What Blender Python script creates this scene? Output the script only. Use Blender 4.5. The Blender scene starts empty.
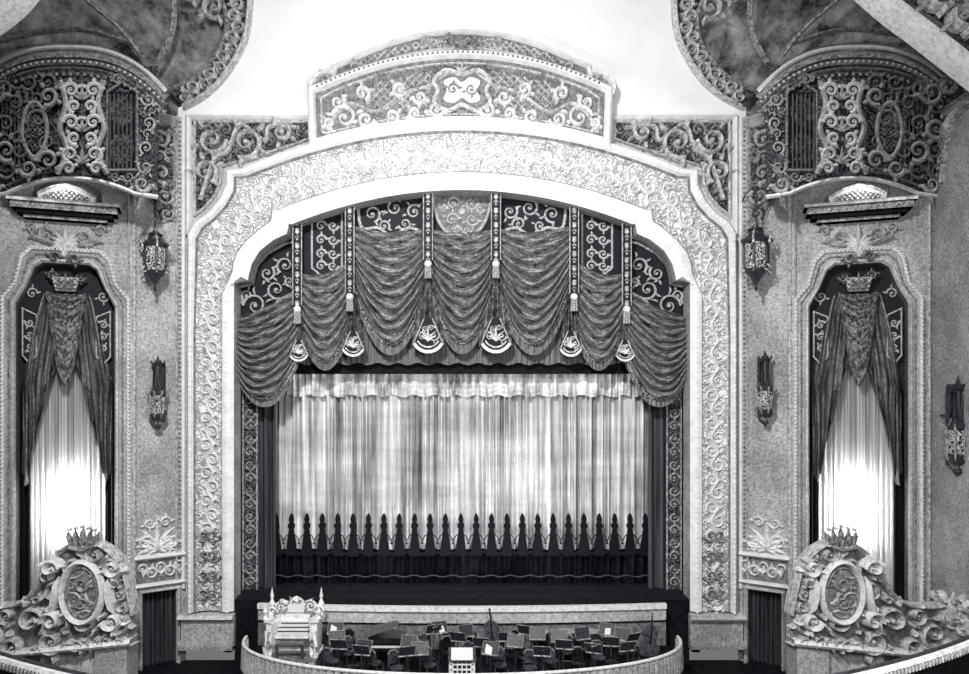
import bpy, math, random
from mathutils import Vector
from mathutils.geometry import tessellate_polygon
F=750.0; D=30.0; CX=462.0; HY=400.0; HZ=10.4
def P(px,py,Y):
    s=(D+Y)/F
    return Vector(((px-CX)*s, Y, HZ-(py-HY)*s))
def lerp(a,b,t): return a+(b-a)*t
sc=bpy.context.scene
# ------------------------------------------------ materials
def newmat(name):
    m=bpy.data.materials.new(name); m.use_nodes=True
    nt=m.node_tree; b=nt.nodes['Principled BSDF']
    return m,nt,b
def col(g,t=1.0):
    k=max(0.0,1-g*4)*0.30*t
    return (g*(1-0.08*k), g*(1-0.04*k), g*(1+1.0*k)+0.003*k, 1)
def ramp(nt,stops,interp='LINEAR'):
    r=nt.nodes.new('ShaderNodeValToRGB'); r.color_ramp.interpolation=interp
    e=r.color_ramp.elements
    while len(e)>2: e.remove(e[-1])
    for i,(p,c) in enumerate(stops):
        if i<2: e[i].position=p; e[i].color=c
        else:
            x=e.new(p); x.color=c
    return r
def coords(nt,uv=False,scale=(1,1,1)):
    tc=nt.nodes.new('ShaderNodeTexCoord'); mp=nt.nodes.new('ShaderNodeMapping')
    nt.links.new(tc.outputs['UV' if uv else 'Object'],mp.inputs[0])
    mp.inputs['Scale'].default_value=scale
    return mp.outputs[0]
def noise(nt,vec,scale,detail=4,rough=.6,dist=0):
    n=nt.nodes.new('ShaderNodeTexNoise'); n.inputs['Scale'].default_value=scale
    n.inputs['Detail'].default_value=detail; n.inputs['Roughness'].default_value=rough
    n.inputs['Distortion'].default_value=dist
    nt.links.new(vec,n.inputs['Vector']); return n.outputs['Fac']
def bump(nt,b,h,s,d=.05):
    n=nt.nodes.new('ShaderNodeBump'); n.inputs['Strength'].default_value=s; n.inputs['Distance'].default_value=d
    nt.links.new(h,n.inputs['Height']); nt.links.new(n.outputs[0],b.inputs['Normal'])
def mult(nt,a,b_):
    mx=nt.nodes.new('ShaderNodeMix'); mx.data_type='RGBA'; mx.blend_type='MULTIPLY'; mx.inputs[0].default_value=1
    nt.links.new(a,mx.inputs[6]); nt.links.new(b_,mx.inputs[7]); return mx.outputs[2]
def mottled(name,a,c,scale=3,lo=.35,hi=.65,detail=8,rough=.7,bs=.3,fine=14,metal=0,patch=0,spec=.3):
    m,nt,b=newmat(name); v=coords(nt)
    n=noise(nt,v,scale,detail,.7); r=ramp(nt,[(lo,col(a)),(hi,col(c))])
    nt.links.new(n,r.inputs[0]); out=r.outputs[0]
    if patch:
        n2=noise(nt,v,.55,3,.6); r2=ramp(nt,[(.36,(patch,patch,patch,1)),(.62,(1,1,1,1))]); nt.links.new(n2,r2.inputs[0]); out=mult(nt,out,r2.outputs[0])
    nt.links.new(out,b.inputs['Base Color'])
    b.inputs['Roughness'].default_value=rough; b.inputs['Metallic'].default_value=metal
    b.inputs['Specular IOR Level'].default_value=spec
    bump(nt,b,noise(nt,v,fine,4),bs); return m
def filigree(name,a,c,scale=2.0,k=9,lo=.35,hi=.6,rough=.6,bs=.6):
    m,nt,b=newmat(name); v=coords(nt)
    n=noise(nt,v,scale,2,.5,.4)
    mu=nt.nodes.new('ShaderNodeMath'); mu.operation='MULTIPLY'; mu.inputs[1].default_value=k; nt.links.new(n,mu.inputs[0])
    pp=nt.nodes.new('ShaderNodeMath'); pp.operation='PINGPONG'; pp.inputs[1].default_value=.5; nt.links.new(mu.outputs[0],pp.inputs[0])
    m2=nt.nodes.new('ShaderNodeMath'); m2.operation='MULTIPLY'; m2.inputs[1].default_value=2; nt.links.new(pp.outputs[0],m2.inputs[0])
    r=ramp(nt,[(lo,col(a)),(hi,col(c))]); nt.links.new(m2.outputs[0],r.inputs[0])
    nt.links.new(r.outputs[0],b.inputs['Base Color']); b.inputs['Roughness'].default_value=rough
    b.inputs['Specular IOR Level'].default_value=.3
    bump(nt,b,m2.outputs[0],bs); return m
def cloth(name,a,c,su=6,sv=1,lo=.35,hi=.65,rough=.55,sheen=0,detail=5,bs=.3,cross=0,spec=.3,speck=0):
    m,nt,b=newmat(name); v=coords(nt,True,(su,sv,1))
    n=noise(nt,v,1,detail,.75); r=ramp(nt,[(lo,col(a)),(hi,col(c))])
    nt.links.new(n,r.inputs[0])
    out=r.outputs[0]
    if cross:
        v2=coords(nt,True,(2.2,5.5,1)); n2=noise(nt,v2,1,3,.6)
        r2=ramp(nt,[(.38,(cross,cross,cross,1)),(.6,(1,1,1,1))]); nt.links.new(n2,r2.inputs[0]); out=mult(nt,out,r2.outputs[0])
    if speck:
        v3=coords(nt); n3=noise(nt,v3,speck,3,.7)
        r3=ramp(nt,[(.38,(.35,.35,.36,1)),(.6,(1.0,1.0,1.0,1))]); nt.links.new(n3,r3.inputs[0]); out=mult(nt,out,r3.outputs[0])
    nt.links.new(out,b.inputs['Base Color'])
    b.inputs['Roughness'].default_value=rough; b.inputs['Sheen Weight'].default_value=sheen
    b.inputs['Specular IOR Level'].default_value=spec
    bump(nt,b,n,bs); return m
M_cream=mottled('cream_plaster',.60,.80,3,.3,.6,5,bs=.12)
M_creamf=filigree('cream_carved_plaster',.33,.78,1.9,13,.05,.55,bs=1)  # darker tone of the pattern paints recess shade into the carving
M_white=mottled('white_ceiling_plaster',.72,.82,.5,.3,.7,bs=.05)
M_wall=mottled('stippled_wall_plaster',.20,.62,12,.36,.64,8,bs=.5,fine=26,patch=.6)
M_wall2=mottled('rubbed_wall_plaster',.30,.74,8,.34,.62,8,bs=.4,fine=22,patch=.7)
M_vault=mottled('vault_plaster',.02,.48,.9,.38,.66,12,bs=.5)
M_dark=filigree('dark_painted_panel',.006,.11,2.4,8,.3,.85)
M_dark2=mottled('black_shade_paint',.002,.012,4,spec=.1)  # near-black for stage box and backs; on some parts it is painted shade
M_gilt=mottled('gilded_relief',.20,.72,7,.36,.6,6,rough=.42,bs=.4)
M_giltd=mottled('antique_gilt_relief',.06,.46,8,.38,.62,6,rough=.38,bs=.4)
M_mid=mottled('grey_panel_plaster',.06,.26,6,.35,.65,8)  # grey panels; behind reliefs and in grooves the tone is painted crevice shade
M_ivory=mottled('ivory_relief',.44,.84,7,.3,.55,5,bs=.25)
M_swag=cloth('satin_swag',.02,.50,5,56,.39,.61,rough=.36,bs=.8,spec=.5,speck=9)  # streaks along the folds paint fold shade and satin highlights into the colour
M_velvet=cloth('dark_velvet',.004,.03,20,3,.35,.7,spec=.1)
M_appl=mottled('applique_embroidery',.16,.6,14,.35,.6,4)
M_gall=filigree('galloon_braid',.012,.6,4.2,8,.4,.6)
M_fringe=cloth('bullion_fringe',.015,.34,160,1,.4,.6,bs=.6)
M_house=cloth('pleated_house_curtain',.13,.88,56,.7,.35,.57,rough=.45,cross=.7,detail=6)
M_hdark=cloth('house_curtain_border',.002,.015,60,1.5,.35,.7,spec=.05,bs=.1)
M_legs=cloth('tormentor_drape',.008,.12,22,1,.35,.7)
M_wdrape=cloth('window_drape_satin',.008,.40,14,7,.41,.63,rough=.36,spec=.5,speck=9,bs=.6)
M_stage=mottled('stage_boards',.004,.02,5,spec=.15)
M_floor=mottled('auditorium_carpet',.002,.015,4,spec=.1)
M_iron=mottled('wrought_iron',.004,.06,16,.35,.65,rough=.35)
M_black=mottled('ebony_lacquer',.003,.015,6,rough=.2)
M_wood=mottled('dark_bentwood',.008,.10,8,rough=.3)
M_paper=mottled('sheet_music_paper',.6,.8,30)
M_skin=mottled('drum_head',.25,.4,9)
def sheer():
    m,nt,b=newmat('sheer_window_curtain'); v=coords(nt,True,(40,1,1)); n=noise(nt,v,1,4)
    r=ramp(nt,[(.3,(.35,.35,.36,1)),(.6,(.9,.9,.9,1))]); nt.links.new(n,r.inputs[0])
    tr=nt.nodes.new('ShaderNodeBsdfTranslucent'); di=nt.nodes.new('ShaderNodeBsdfDiffuse')
    mx=nt.nodes.new('ShaderNodeMixShader'); mx.inputs[0].default_value=.55
    nt.links.new(r.outputs[0],tr.inputs[0]); nt.links.new(r.outputs[0],di.inputs[0])
    nt.links.new(di.outputs[0],mx.inputs[1]); nt.links.new(tr.outputs[0],mx.inputs[2])
    nt.links.new(mx.outputs[0],nt.nodes['Material Output'].inputs[0]); return m
M_sheer=sheer()
# ------------------------------------------------ mesh buffer
class MB:
    def __init__(s): s.v=[];s.f=[];s.m=[];s.uv=[];s.mats=[]
    def mi(s,mat):
        if mat not in s.mats: s.mats.append(mat)
        return s.mats.index(mat)
    def add(s,vs,fs,mat,uvs=None):
        o=len(s.v); s.v+= [tuple(v) for v in vs]; s.uv+= uvs if uvs else [(0,0)]*len(vs)
        k=s.mi(mat)
        for f in fs: s.f.append(tuple(i+o for i in f)); s.m.append(k)
    def grid(s,rows,mat,closed=False,uvs=None,cr=False):
        n=len(rows);w=len(rows[0]);vs=[p for r in rows for p in r];fs=[]
        for i in range(n if cr else n-1):
            for j in range(w if closed else w-1):
                a=i*w+j;b=i*w+(j+1)%w;c=((i+1)%n)*w+(j+1)%w;d=((i+1)%n)*w+j
                fs.append((a,b,c,d))
        s.add(vs,fs,mat,uvs)
    def box(s,x0,x1,y0,y1,z0,z1,mat):
        vs=[(x,y,z) for x in(x0,x1) for y in(y0,y1) for z in(z0,z1)]
        s.add(vs,[(0,1,3,2),(4,6,7,5),(0,4,5,1),(2,3,7,6),(0,2,6,4),(1,5,7,3)],mat)
    def tube(s,pts,r,mat,n=8,caps=True):
        pts=[Vector(p) for p in pts]; rows=[]
        for i,p in enumerate(pts):
            t=(pts[min(i+1,len(pts)-1)]-pts[max(i-1,0)]).normalized()
            a=t.cross(Vector((0,0,1)))
            if a.length<.1: a=t.cross(Vector((1,0,0)))
            a.normalize(); b=t.cross(a); rr=r[i] if isinstance(r,(list,tuple)) else r
            rows.append([p+a*(rr*math.cos(k*2*math.pi/n))+b*(rr*math.sin(k*2*math.pi/n)) for k in range(n)])
        s.grid(rows,mat,True)
        if caps:
            s.add(rows[0],[tuple(range(n))],mat); s.add(rows[-1],[tuple(range(n))],mat)
    def lathe(s,c,prof,mat,n=12,sx=1,sy=1,rot=0):
        rows=[[ (c[0]+r*sx*math.cos(rot+k*2*math.pi/n), c[1]+r*sy*math.sin(rot+k*2*math.pi/n), c[2]+z) for k in range(n)] for r,z in prof]
        s.grid(rows,mat,True)
    def obj(s,name,smooth=35):
        me=bpy.data.meshes.new(name); me.from_pydata(s.v,[],s.f)
        for m in s.mats: me.materials.append(m)
        me.polygons.foreach_set('material_index',s.m)
        me.polygons.foreach_set('use_smooth',[True]*len(s.f))
        ul=me.uv_layers.new(name='UVMap'); li=[0]*len(me.loops); me.loops.foreach_get('vertex_index',li)
        flat=[]
        for i in li: flat+=s.uv[i]
        ul.data.foreach_set('uv',flat)
        me.update()
        try: me.set_sharp_from_angle(angle=math.radians(smooth))
        except Exception: pass
        o=bpy.data.objects.new(name,me); sc.collection.objects.link(o)
        return o
# ------------------------------------------------ ornament in surface space
def fill(mb,M,poly,off,mat,holes=()):
    loops=[[Vector((x,y,0)) for x,y in l] for l in [poly]+list(holes)]
    tri=tessellate_polygon(loops); fl=[p for l in loops for p in l]
    mb.add([M(p.x,p.y,off) for p in fl],[tuple(t) for t in tri],mat)
def wallside(mb,M,poly,o0,o1,mat,closed=True):
    pts=list(poly)+([poly[0]] if closed else [])
    mb.grid([[M(x,y,o0),M(x,y,o1)] for x,y in pts],mat)
def prism(mb,M,poly,o0,o1,mat):
    fill(mb,M,poly,o1,mat); wallside(mb,M,poly,o0,o1,mat)
def sweep(mb,M,pts,prof,mat,closed=False,base=0,scl=None):
    n=len(pts); rows=[]
    for i,(x,y) in enumerate(pts):
        if closed: a=pts[i-1]; b=pts[(i+1)%n]
        else: a=pts[max(i-1,0)]; b=pts[min(i+1,n-1)]
        d1=Vector((x-a[0],y-a[1])); d2=Vector((b[0]-x,b[1]-y))
        if d1.length<1e-6: d1=d2
        if d2.length<1e-6: d2=d1
        if d1.length<1e-6: d1=d2=Vector((1,0))
        d1=d1.normalized(); d2=d2.normalized(); t=d1+d2
        if t.length<1e-3: t=d1.copy()
        t.normalize(); k=1/max(.5,t.dot(d1)); nx,ny=-t.y*k,t.x*k
        s=scl[i] if scl else 1; sh=min(1,s*1.5) if scl else 1
        rows.append([M(x+nx*u*s,y+ny*u*s,base+o*sh) for u,o in prof])
    mb.grid(rows,mat,cr=closed)
ROLL=lambda r,h:[(-r,0),(-.7*r,.7*h),(0,h),(.7*r,.7*h),(r,0)]
def stroke(mb,M,pts,r,h,mat,taper=1,base=0,closed=False):
    n=len(pts)
    if taper==0: sl=None
    elif taper==1: sl=[lerp(1,.35,i/(n-1)) for i in range(n)]
    else: sl=[max(.12,math.sin(math.pi*min(1,max(0,i/(n-1)))**.8)) for i in range(n)]
    sweep(mb,M,pts,ROLL(r,h),mat,closed,base,sl)
def crv(pts,n=6,closed=False):
    out=[];N=len(pts)
    for i in range(N if closed else N-1):
        g=(lambda k:pts[k%N]) if closed else (lambda k:pts[min(max(k,0),N-1)])
        p0,p1,p2,p3=g(i-1),g(i),g(i+1),g(i+2)
        for j in range(n):
            t=j/n
            out.append(tuple(.5*((2*p1[k])+(-p0[k]+p2[k])*t+(2*p0[k]-5*p1[k]+4*p2[k]-p3[k])*t*t+(-p0[k]+3*p1[k]-3*p2[k]+p3[k])*t**3) for k in (0,1)))
    if not closed: out.append(tuple(pts[-1]))
    return out
def spiral(cx,cy,R,a0,turns,d,n=22,r1=.12):
    return [(cx+R*lerp(1,r1,(i/n)**.9)*math.cos(a0+d*turns*2*math.pi*i/n), cy+R*lerp(1,r1,(i/n)**.9)*math.sin(a0+d*turns*2*math.pi*i/n)) for i in range(n+1)]
def dot(mb,M,x,y,r,h,mat,base=0,n=8,ry=None):
    ry=ry or r
    vs=[M(x,y,base+h)]+[M(x+.65*r*math.cos(k*2*math.pi/n),y+.65*ry*math.sin(k*2*math.pi/n),base+h*.75) for k in range(n)]+[M(x+r*math.cos(k*2*math.pi/n),y+ry*math.sin(k*2*math.pi/n),base) for k in range(n)]
    fs=[(0,1+k,1+(k+1)%n) for k in range(n)]+[(1+k,1+n+k,1+n+(k+1)%n,1+(k+1)%n) for k in range(n)]
    mb.add(vs,fs,mat)
def leaf(mb,M,x,y,a,L,w,h,mat,curl=.6,base=0):
    pts=[];n=7;px,py=x,y
    for i in range(n+1):
        pts.append((px,py)); aa=a+curl*i/n*1.6; px+=math.cos(aa)*L/n; py+=math.sin(aa)*L/n
    stroke(mb,M,pts,w,h,mat,2,base)
def fan(mb,M,x,y,a,spread,L,n,w,h,mat,base=0):
    for i in range(n):
        t=(i/(n-1)-.5) if n>1 else 0
        leaf(mb,M,x,y,a+t*spread,L*(1-.35*abs(t)*2),w,h,mat,curl=.5*(1 if t>0 else -1 if t<0 else 0),base=base)
def scroll(mb,M,x,y,R,a0,d,w,h,mat,base=0,turns=1.45,leaves=3):
    stroke(mb,M,spiral(x,y,R,a0,turns,d),w,h,mat,1,base)
    dot(mb,M,x,y,R*.2,h,mat,base,6)
    for i in range(leaves):
        a=a0+d*i*1.3+.3*d
        leaf(mb,M,x+R*.92*math.cos(a),y+R*.92*math.sin(a),a-d*.7,R*.75,w*.9,h*.9,mat,curl=d*.9,base=base)
def inpoly(x,y,poly):
    c=False;j=len(poly)-1
    for i in range(len(poly)):
        xi,yi=poly[i];xj,yj=poly[j]
        if (yi>y)!=(yj>y) and x<(xj-xi)*(y-yi)/(yj-yi)+xi: c=not c
        j=i
    return c
def scrollfill(mb,M,poly,Rmax,Rmin,seed,wf,h,mat,base=0,sym=None,tries=900,wmin=.7):
    rnd=random.Random(seed); xs=[p[0] for p in poly]; ys=[p[1] for p in poly]; pl=[]
    for i in range(tries):
        R=lerp(Rmax,Rmin,(i/tries)**.6); x=rnd.uniform(min(xs),sym if sym else max(xs)); y=rnd.uniform(min(ys),max(ys))
        if sym and x>sym-R*.9: continue
        if not all(inpoly(x+R*.9*math.cos(k),y+R*.9*math.sin(k),poly) for k in (0,1,2,3.1,4,5)): continue
        if any((x-q[0])**2+(y-q[1])**2<(.92*(R+q[2]))**2 for q in pl): continue
        pl.append((x,y,R)); a=rnd.uniform(0,6.28); d=rnd.choice((-1,1))
        scroll(mb,M,x,y,R,a,d,max(wmin,wf*R),h,mat,base)
        if sym: scroll(mb,M,2*sym-x,y,R,math.pi-a,-d,max(wmin,wf*R),h,mat,base)
def along(pts,step,start=0):
    out=[];acc=start
    for a,b in zip(pts,pts[1:]):
        L=math.hypot(b[0]-a[0],b[1]-a[1])
        while acc<=L and L>0:
            t=acc/L; out.append((lerp(a[0],b[0],t),lerp(a[1],b[1],t),math.atan2(b[1]-a[1],b[0]-a[0]))); acc+=step
        acc-=L
    return out
def beads(mb,M,pts,step,r,h,mat,base=0):
    for x,y,a in along(pts,step): dot(mb,M,x,y,r,h,mat,base,6)
def rinceau(mb,M,pts,step,R,w,h,mat,base=0,amp=.4):
    d=1; st=[]
    for x,y,a in along(pts,step,step*.5):
        nx,ny=-math.sin(a),math.cos(a)
        cx,cy=x+nx*R*amp*d,y+ny*R*amp*d
        scroll(mb,M,cx,cy,R,a-math.pi/2*d,-d,w,h,mat,base,leaves=2); st.append((x-nx*R*amp*d,y-ny*R*amp*d)); d=-d
    if len(st)>2: stroke(mb,M,crv(st,5),w,h,mat,0,base)
def lattice(mb,M,poly,step,w,h,mat,base=0):
    xs=[p[0] for p in poly]; ys=[p[1] for p in poly]; x0,x1,y0,y1=min(xs),max(xs),min(ys),max(ys)
    for s in (1,-1):
        c=x0-(y1-y0)
        while c<x1+(y1-y0):
            run=[]
            for i in range(31):
                y=lerp(y0,y1,i/30); x=c+s*(y-(y0+y1)/2)
                if inpoly(x,y,poly): run.append((x,y))
                else:
                    if len(run)>1: stroke(mb,M,run,w,h,mat,0,base)
                    run=[]
            if len(run)>1: stroke(mb,M,run,w,h,mat,0,base)
            c+=step
def mir(pts): return [(2*CX-x,y) for x,y in pts]
# maps  (surface coordinates -> metres; lead = relief depth at which sizes were measured)
def plane(Y0,lead=0):
    def M(px,py,off):
        v=P(px,py,Y0-lead); return Vector((v.x,Y0-off,v.z))
    return M
M0=plane(0)
def cY(py): return -3.0*(max(0,120-py)/150)**1.4
def Mceil(px,py,off):
    v=P(px,py,cY(py)); return Vector((v.x,v.y-off,v.z-off*.2))
def Mcr(px,py,off):
    y=cY(py); v=P(px,py,y-.6); return Vector((v.x,y-off,v.z))
def cor(px,Y): return ((px-CX)*(D+Y)/F,Y)
CO=[cor(186,0),cor(132,-1.2),cor(-8,-2.8),cor(-80,-7)]
SZ=(D-1.9)/F
def sidemap(sg):
    def M(px,py,off):
        q=px
        i=0 if q>=132 else (1 if q>=-8 else 2)
        a,b=CO[i],CO[i+1]; k=(q-CX)/F; dx,dy=b[0]-a[0],b[1]-a[1]
        t=(k*(D+a[1])-a[0])/(dx-k*dy); L=math.hypot(dx,dy)
        X=a[0]+dx*t-dy/L*off; Y=a[1]+dy*t+dx/L*off
        return Vector((X*(-sg),Y,HZ-(py-HY)*SZ))
    return M
def mirM(M,sg):
    if sg<0: return M
    def f(px,py,off):
        v=M(px,py,off); return Vector((-v.x,v.y,v.z))
    return f
SD=(-1,1)
# ================================================= PROSCENIUM
outer=[];inner=[];N=18
for i in range(N+1):
    x=lerp(CX,240,i/N); outer.append((x,122+.000954*(x-CX)**2))
    x=lerp(CX,291,i/N); inner.append((x,189+.00118*(x-CX)**2))
outer+=[(226,170),(226,184),(219,200),(208,213),(195,222),(188,233),(188,246),(188,340),(188,430),(188,520),(188,612)]
inner+=[(288,223),(286,233),(273,239),(259,250),(251,263),(248,274),(247,280),(233,281),(233,430),(233,520),(233,612)]
fullO=mir(outer)[::-1][:-1]+outer; fullI=mir(inner)[::-1][:-1]+inner
mb=MB()
fill(mb,M0,[(186,100),(738,100),(738,640),(691,640)]+fullI[1:-1]+[(233,640),(186,640)],0,M_wall2)
mb.obj('wall_proscenium')
mb=MB(); Mf0=plane(0,.42)
prof=[(0,0),(0,.5),(.04,.62),(.1,.62),(.13,.46),(.17,.42),(.2,.36),(.3,.26),(.45,.2),(.62,.22),(.72,.3),(.75,.4),(.82,.46),(.9,.44),(.95,.36),(1,.3),(1,-.6)]
rows=[[Mf0(lerp(o[0],i[0],t),lerp(o[1],i[1],t),f) for t,f in prof] for o,i in zip(fullO,fullI)]
mb.grid([r[:5] for r in rows],M_cream); mb.grid([r[4:6] for r in rows],M_mid); mb.grid([r[5:11] for r in rows],M_creamf);mb.grid([r[10:12] for r in rows],M_wall); mb.grid([r[11:16] for r in rows],M_cream); mb.grid([r[15:] for r in rows],M_wall)
mid=[(lerp(o[0],i[0],.45),lerp(o[1],i[1],.45)) for o,i in zip(fullO,fullI)]
rinceau(mb,Mf0,mid,14,7.5,1.5,.17,M_cream,base=.20)
for tt in (.27,.64):
    beads(mb,Mf0,[(lerp(o[0],i[0],tt),lerp(o[1],i[1],tt)) for o,i in zip(fullO,fullI)],7,1.5,.12,M_cream,base=.24)
for t in (.07,.86):
    beads(mb,Mf0,[(lerp(o[0],i[0],t),lerp(o[1],i[1],t)) for o,i in zip(fullO,fullI)],5,1.7,.06,M_cream,base=.6 if t<.5 else .42)
for s in SD:
    f=(lambda p:p) if s<0 else (lambda p:mir(p))
    for y in (536,556,576,594):
        for k in (0,1):
            x=208; xx=x if s<0 else 2*CX-x
            scroll(mb,Mf0,xx-5+10*k,y,7,0 if k else math.pi,1 if k else -1,1.6,.2,M_giltd,.26)
    a=[(186,612),(238,612),(238,642),(186,642)]
    prism(mb,M0,f(a),0,.55,M_wall); sweep(mb,M0,f([(184,614),(238,614)]),[(-3,0),(-3,.7),(0,.8),(3,.6),(3,0)],M_wall2)
    sweep(mb,M0,f([(184,640),(238,640)]),[(-4,0),(-4,.7),(0,.75),(5,.7)],M_wall)
mb.obj('proscenium_arch')
for s in SD:
    mb=MB(); M=mirM(plane(0,.15),s)
    edge=[(x-1,y-5) for x,y in outer if 226<x<312][::-1]
    poly=[(194,121),(309,121),(309,138)]+[p for p in edge]+[(220,166),(220,182),(213,197),(203,208),(194,215)]
    fill(mb,M,poly,.06,M_dark)
    stroke(mb,M,poly+[poly[0]],1.4,.15,M_gilt,0,.05)
    stroke(mb,M,[(188,235),(188,117),(312,117),(312,143)],2.6,.3,M_cream,0,0)
    for (x,y,R,a,d) in [(212,140,15,0,1),(246,142,17,2,-1),(281,132,11,4,1),(205,172,13,1,-1)]: scroll(mb,M,x,y,R,a,d,2.6,.3,M_gilt,.06,leaves=4)
    stroke(mb,M,crv([(200,200),(214,160),(228,150),(240,124),(264,140),(270,126),(300,128)],5),2,.25,M_gilt,0,.06)
    scrollfill(mb,M,poly,9,3,11,.18,.14,M_giltd,.06,tries=900)
    for y in range(124,232,6): dot(mb,M,184,y,1.2,.1,M_gilt,0.05,6)
    mb.obj('frieze_panel')
mb=MB()
def arc(x0,x1,y0,k,n=24): return [(lerp(x0,x1,i/n),y0+k*(lerp(x0,x1,i/n)-CX)**2) for i in range(n+1)]
low=[(311,90)]+[(x,y) for x,y in arc(322,598,54,.00165)]+[(609,90),(607,143)]+[(x,y+1) for x,y in arc(604,316,119,.00105)]+[(313,143)]
prism(mb,Mcr,low,-.2,.55,M_mid)
inn=[(321,98)]+[(x,y+9) for x,y in arc(332,588,54,.0017)]+[(599,98),(598,132)]+[(x,y-5) for x,y in arc(592,328,119,.00105)]+[(322,132)]
sweep(mb,Mcr,low,[(-4,.0),(-4,.62),(-1,.78),(2,.78),(4,.55)],M_cream,closed=True)
sweep(mb,Mcr,inn,ROLL(1.2,.1),M_gilt,closed=True,base=.55)
beads(mb,Mcr,[(x,y) for x,y in arc(318,602,54,.00165)],5,1.6,.08,M_mid,.76)
for k in (-1,1):
    X=lambda x:CX+k*(CX-x)
    lattice(mb,Mcr,[(X(x),y) for x,y in [(376,82),(432,70),(432,106),(380,112),(366,100)]],8,.9,.12,M_gilt,.55)
    for (x,y,R,a,d) in [(345,118,13,0,1),(362,94,8,2,-1),(338,103,8,4,1),(392,117,8,1,-1),(436,110,8,3,1),(420,98,7,0,-1),(366,120,9,3,1),(415,114,7,2,1),(330,124,6,2,1),(400,90,8,2,1)]:
        scroll(mb,Mcr,X(x),y,R,a if k>0 else math.pi-a,d*k*-1,2.3,.3,M_ivory,.55)
    stroke(mb,Mcr,crv([(X(326),128),(X(350),104),(X(376),112),(X(404),94),(X(430),86),(X(448),74)],6),1.9,.25,M_gilt,0,.55)
scrollfill(mb,Mcr,inn,8,3,77,.18,.12,M_giltd,.55,sym=CX,tries=900)
cart=crv([(434,82),(446,72),(462,76),(478,72),(490,82),(486,92),(490,104),(476,112),(462,106),(448,112),(434,104),(438,92)],4,True)
prism(mb,Mcr,cart,.55,.74,M_mid)
stroke(mb,Mcr,cart,2.2,.16,M_gilt,0,.72,closed=True)
cc=crv([(444,84),(454,80),(462,85),(470,80),(480,84),(477,93),(480,102),(470,105),(462,100),(454,105),(444,102),(447,93)],4,True)
prism(mb,Mcr,cc,.74,.86,M_ivory)
for k in(-1,1): scroll(mb,Mcr,462+k*9,92,6,0,k,1.4,.1,M_giltd,.86)
fan(mb,Mcr,462,74,-1.57,2,14,5,1.6,.2,M_gilt,.6)
up=[(332,80),(334,64),(344,60)]+arc(350,574,29,.0023,20)+[(580,60),(590,64),(592,80),(580,78)]+arc(568,356,47,.0021,20)+[(344,78)]
prism(mb,Mcr,up,-.2,.35,M_mid)
sweep(mb,Mcr,up,[(-2.5,.0),(-2.5,.42),(0,.58),(2.5,.42),(2.5,.3)],M_cream,closed=True)
lattice(mb,Mcr,[(352,64)]+arc(360,566,34,.0023,12)+[(572,64)]+arc(562,362,44,.0021,12),7,.9,.12,M_gilt,.35)
for k in (-1,1):
    X=lambda x:CX+k*(CX-x)
    for x,y,R in [(354,66,6),(322,80,8),(425,42,6),(440,44,5)]: scroll(mb,Mcr,X(x),y,R,1,k,1.6,.25,M_gilt,.4)
    stroke(mb,Mcr,crv([(X(311),96),(X(309),84),(X(318),74),(X(332),68)],5),3,.5,M_ivory,0,.2)
fan(mb,Mcr,462,50,-1.57,2.6,18,7,2.2,.3,M_giltd,.4); dot(mb,Mcr,462,44,7,.3,M_mid,.45,10,6)
for k in (-1,1): scroll(mb,Mcr,462+k*14,42,7,0,k,1.8,.25,M_giltd,.4)
mb.obj('arch_crest')
# ================================================= CEILING
ribR=crv([(252,-30),(251,10),(247,38),(236,62),(220,84),(203,98),(186,107)],6)
ribL=crv([(205,-30),(222,0),(229,20),(226,42),(214,62),(196,80),(168,92)],6)
mb=MB()
rows=[]
for i in range(41):
    py=lerp(-45,125,i/40)
    xl=252
    for a,b in zip(ribR,ribR[1:]):
        if a[1]<=py<=b[1]: xl=lerp(a[0],b[0],(py-a[1])/(b[1]-a[1]+1e-9))
    if py>107: xl=184
    rows.append([Mceil(lerp(xl-6,2*CX-xl+6,j/20),py,0) for j in range(21)])
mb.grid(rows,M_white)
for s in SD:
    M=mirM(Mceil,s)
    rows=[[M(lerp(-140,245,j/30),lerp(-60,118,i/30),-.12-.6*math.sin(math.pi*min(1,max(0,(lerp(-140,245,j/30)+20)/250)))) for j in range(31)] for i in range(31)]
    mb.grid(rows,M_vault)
mb.obj('ceiling')
for s in SD:
    mb=MB(); M=mirM(Mceil,s)
    sweep(mb,M,ribR,[(-2.2,-.5),(-2.2,.35),(0,.5),(2.2,.35),(2.6,-.5)],M_gilt)
    mb.grid([[M(lerp(a[0],b[0],t),lerp(a[1],b[1],t),.12) for t in (0,.5,1)] for a,b in zip(ribR,ribL)],M_dark)
    sweep(mb,M,ribL,[(-3,-.5),(-2,.3),(0,.4),(2,.3),(3,-.5)],M_giltd)
    mid=[(lerp(a[0],b[0],.5),lerp(a[1],b[1],.5)) for a,b in zip(ribR,ribL)]
    rinceau(mb,M,mid,11,7,1.9,.3,M_gilt,.15)
    scroll(mb,M,216,8,13,1,1,2.4,.3,M_gilt,.15); scroll(mb,M,196,-6,10,3,-1,2.4,.3,M_gilt,.15)
    mb.obj('trim_1' if s<0 else 'trim_2')
    mb=MB()
    for pts in ([(176,-20),(180,15),(176,42),(163,66)],[(60,-25),(100,10),(128,34),(150,62)],[(-10,50),(40,38),(90,34),(140,48)]):
        stroke(mb,M,crv(pts,6),2.4,.3,M_giltd,0,0.5)
    mb.obj('vault_rib')
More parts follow.
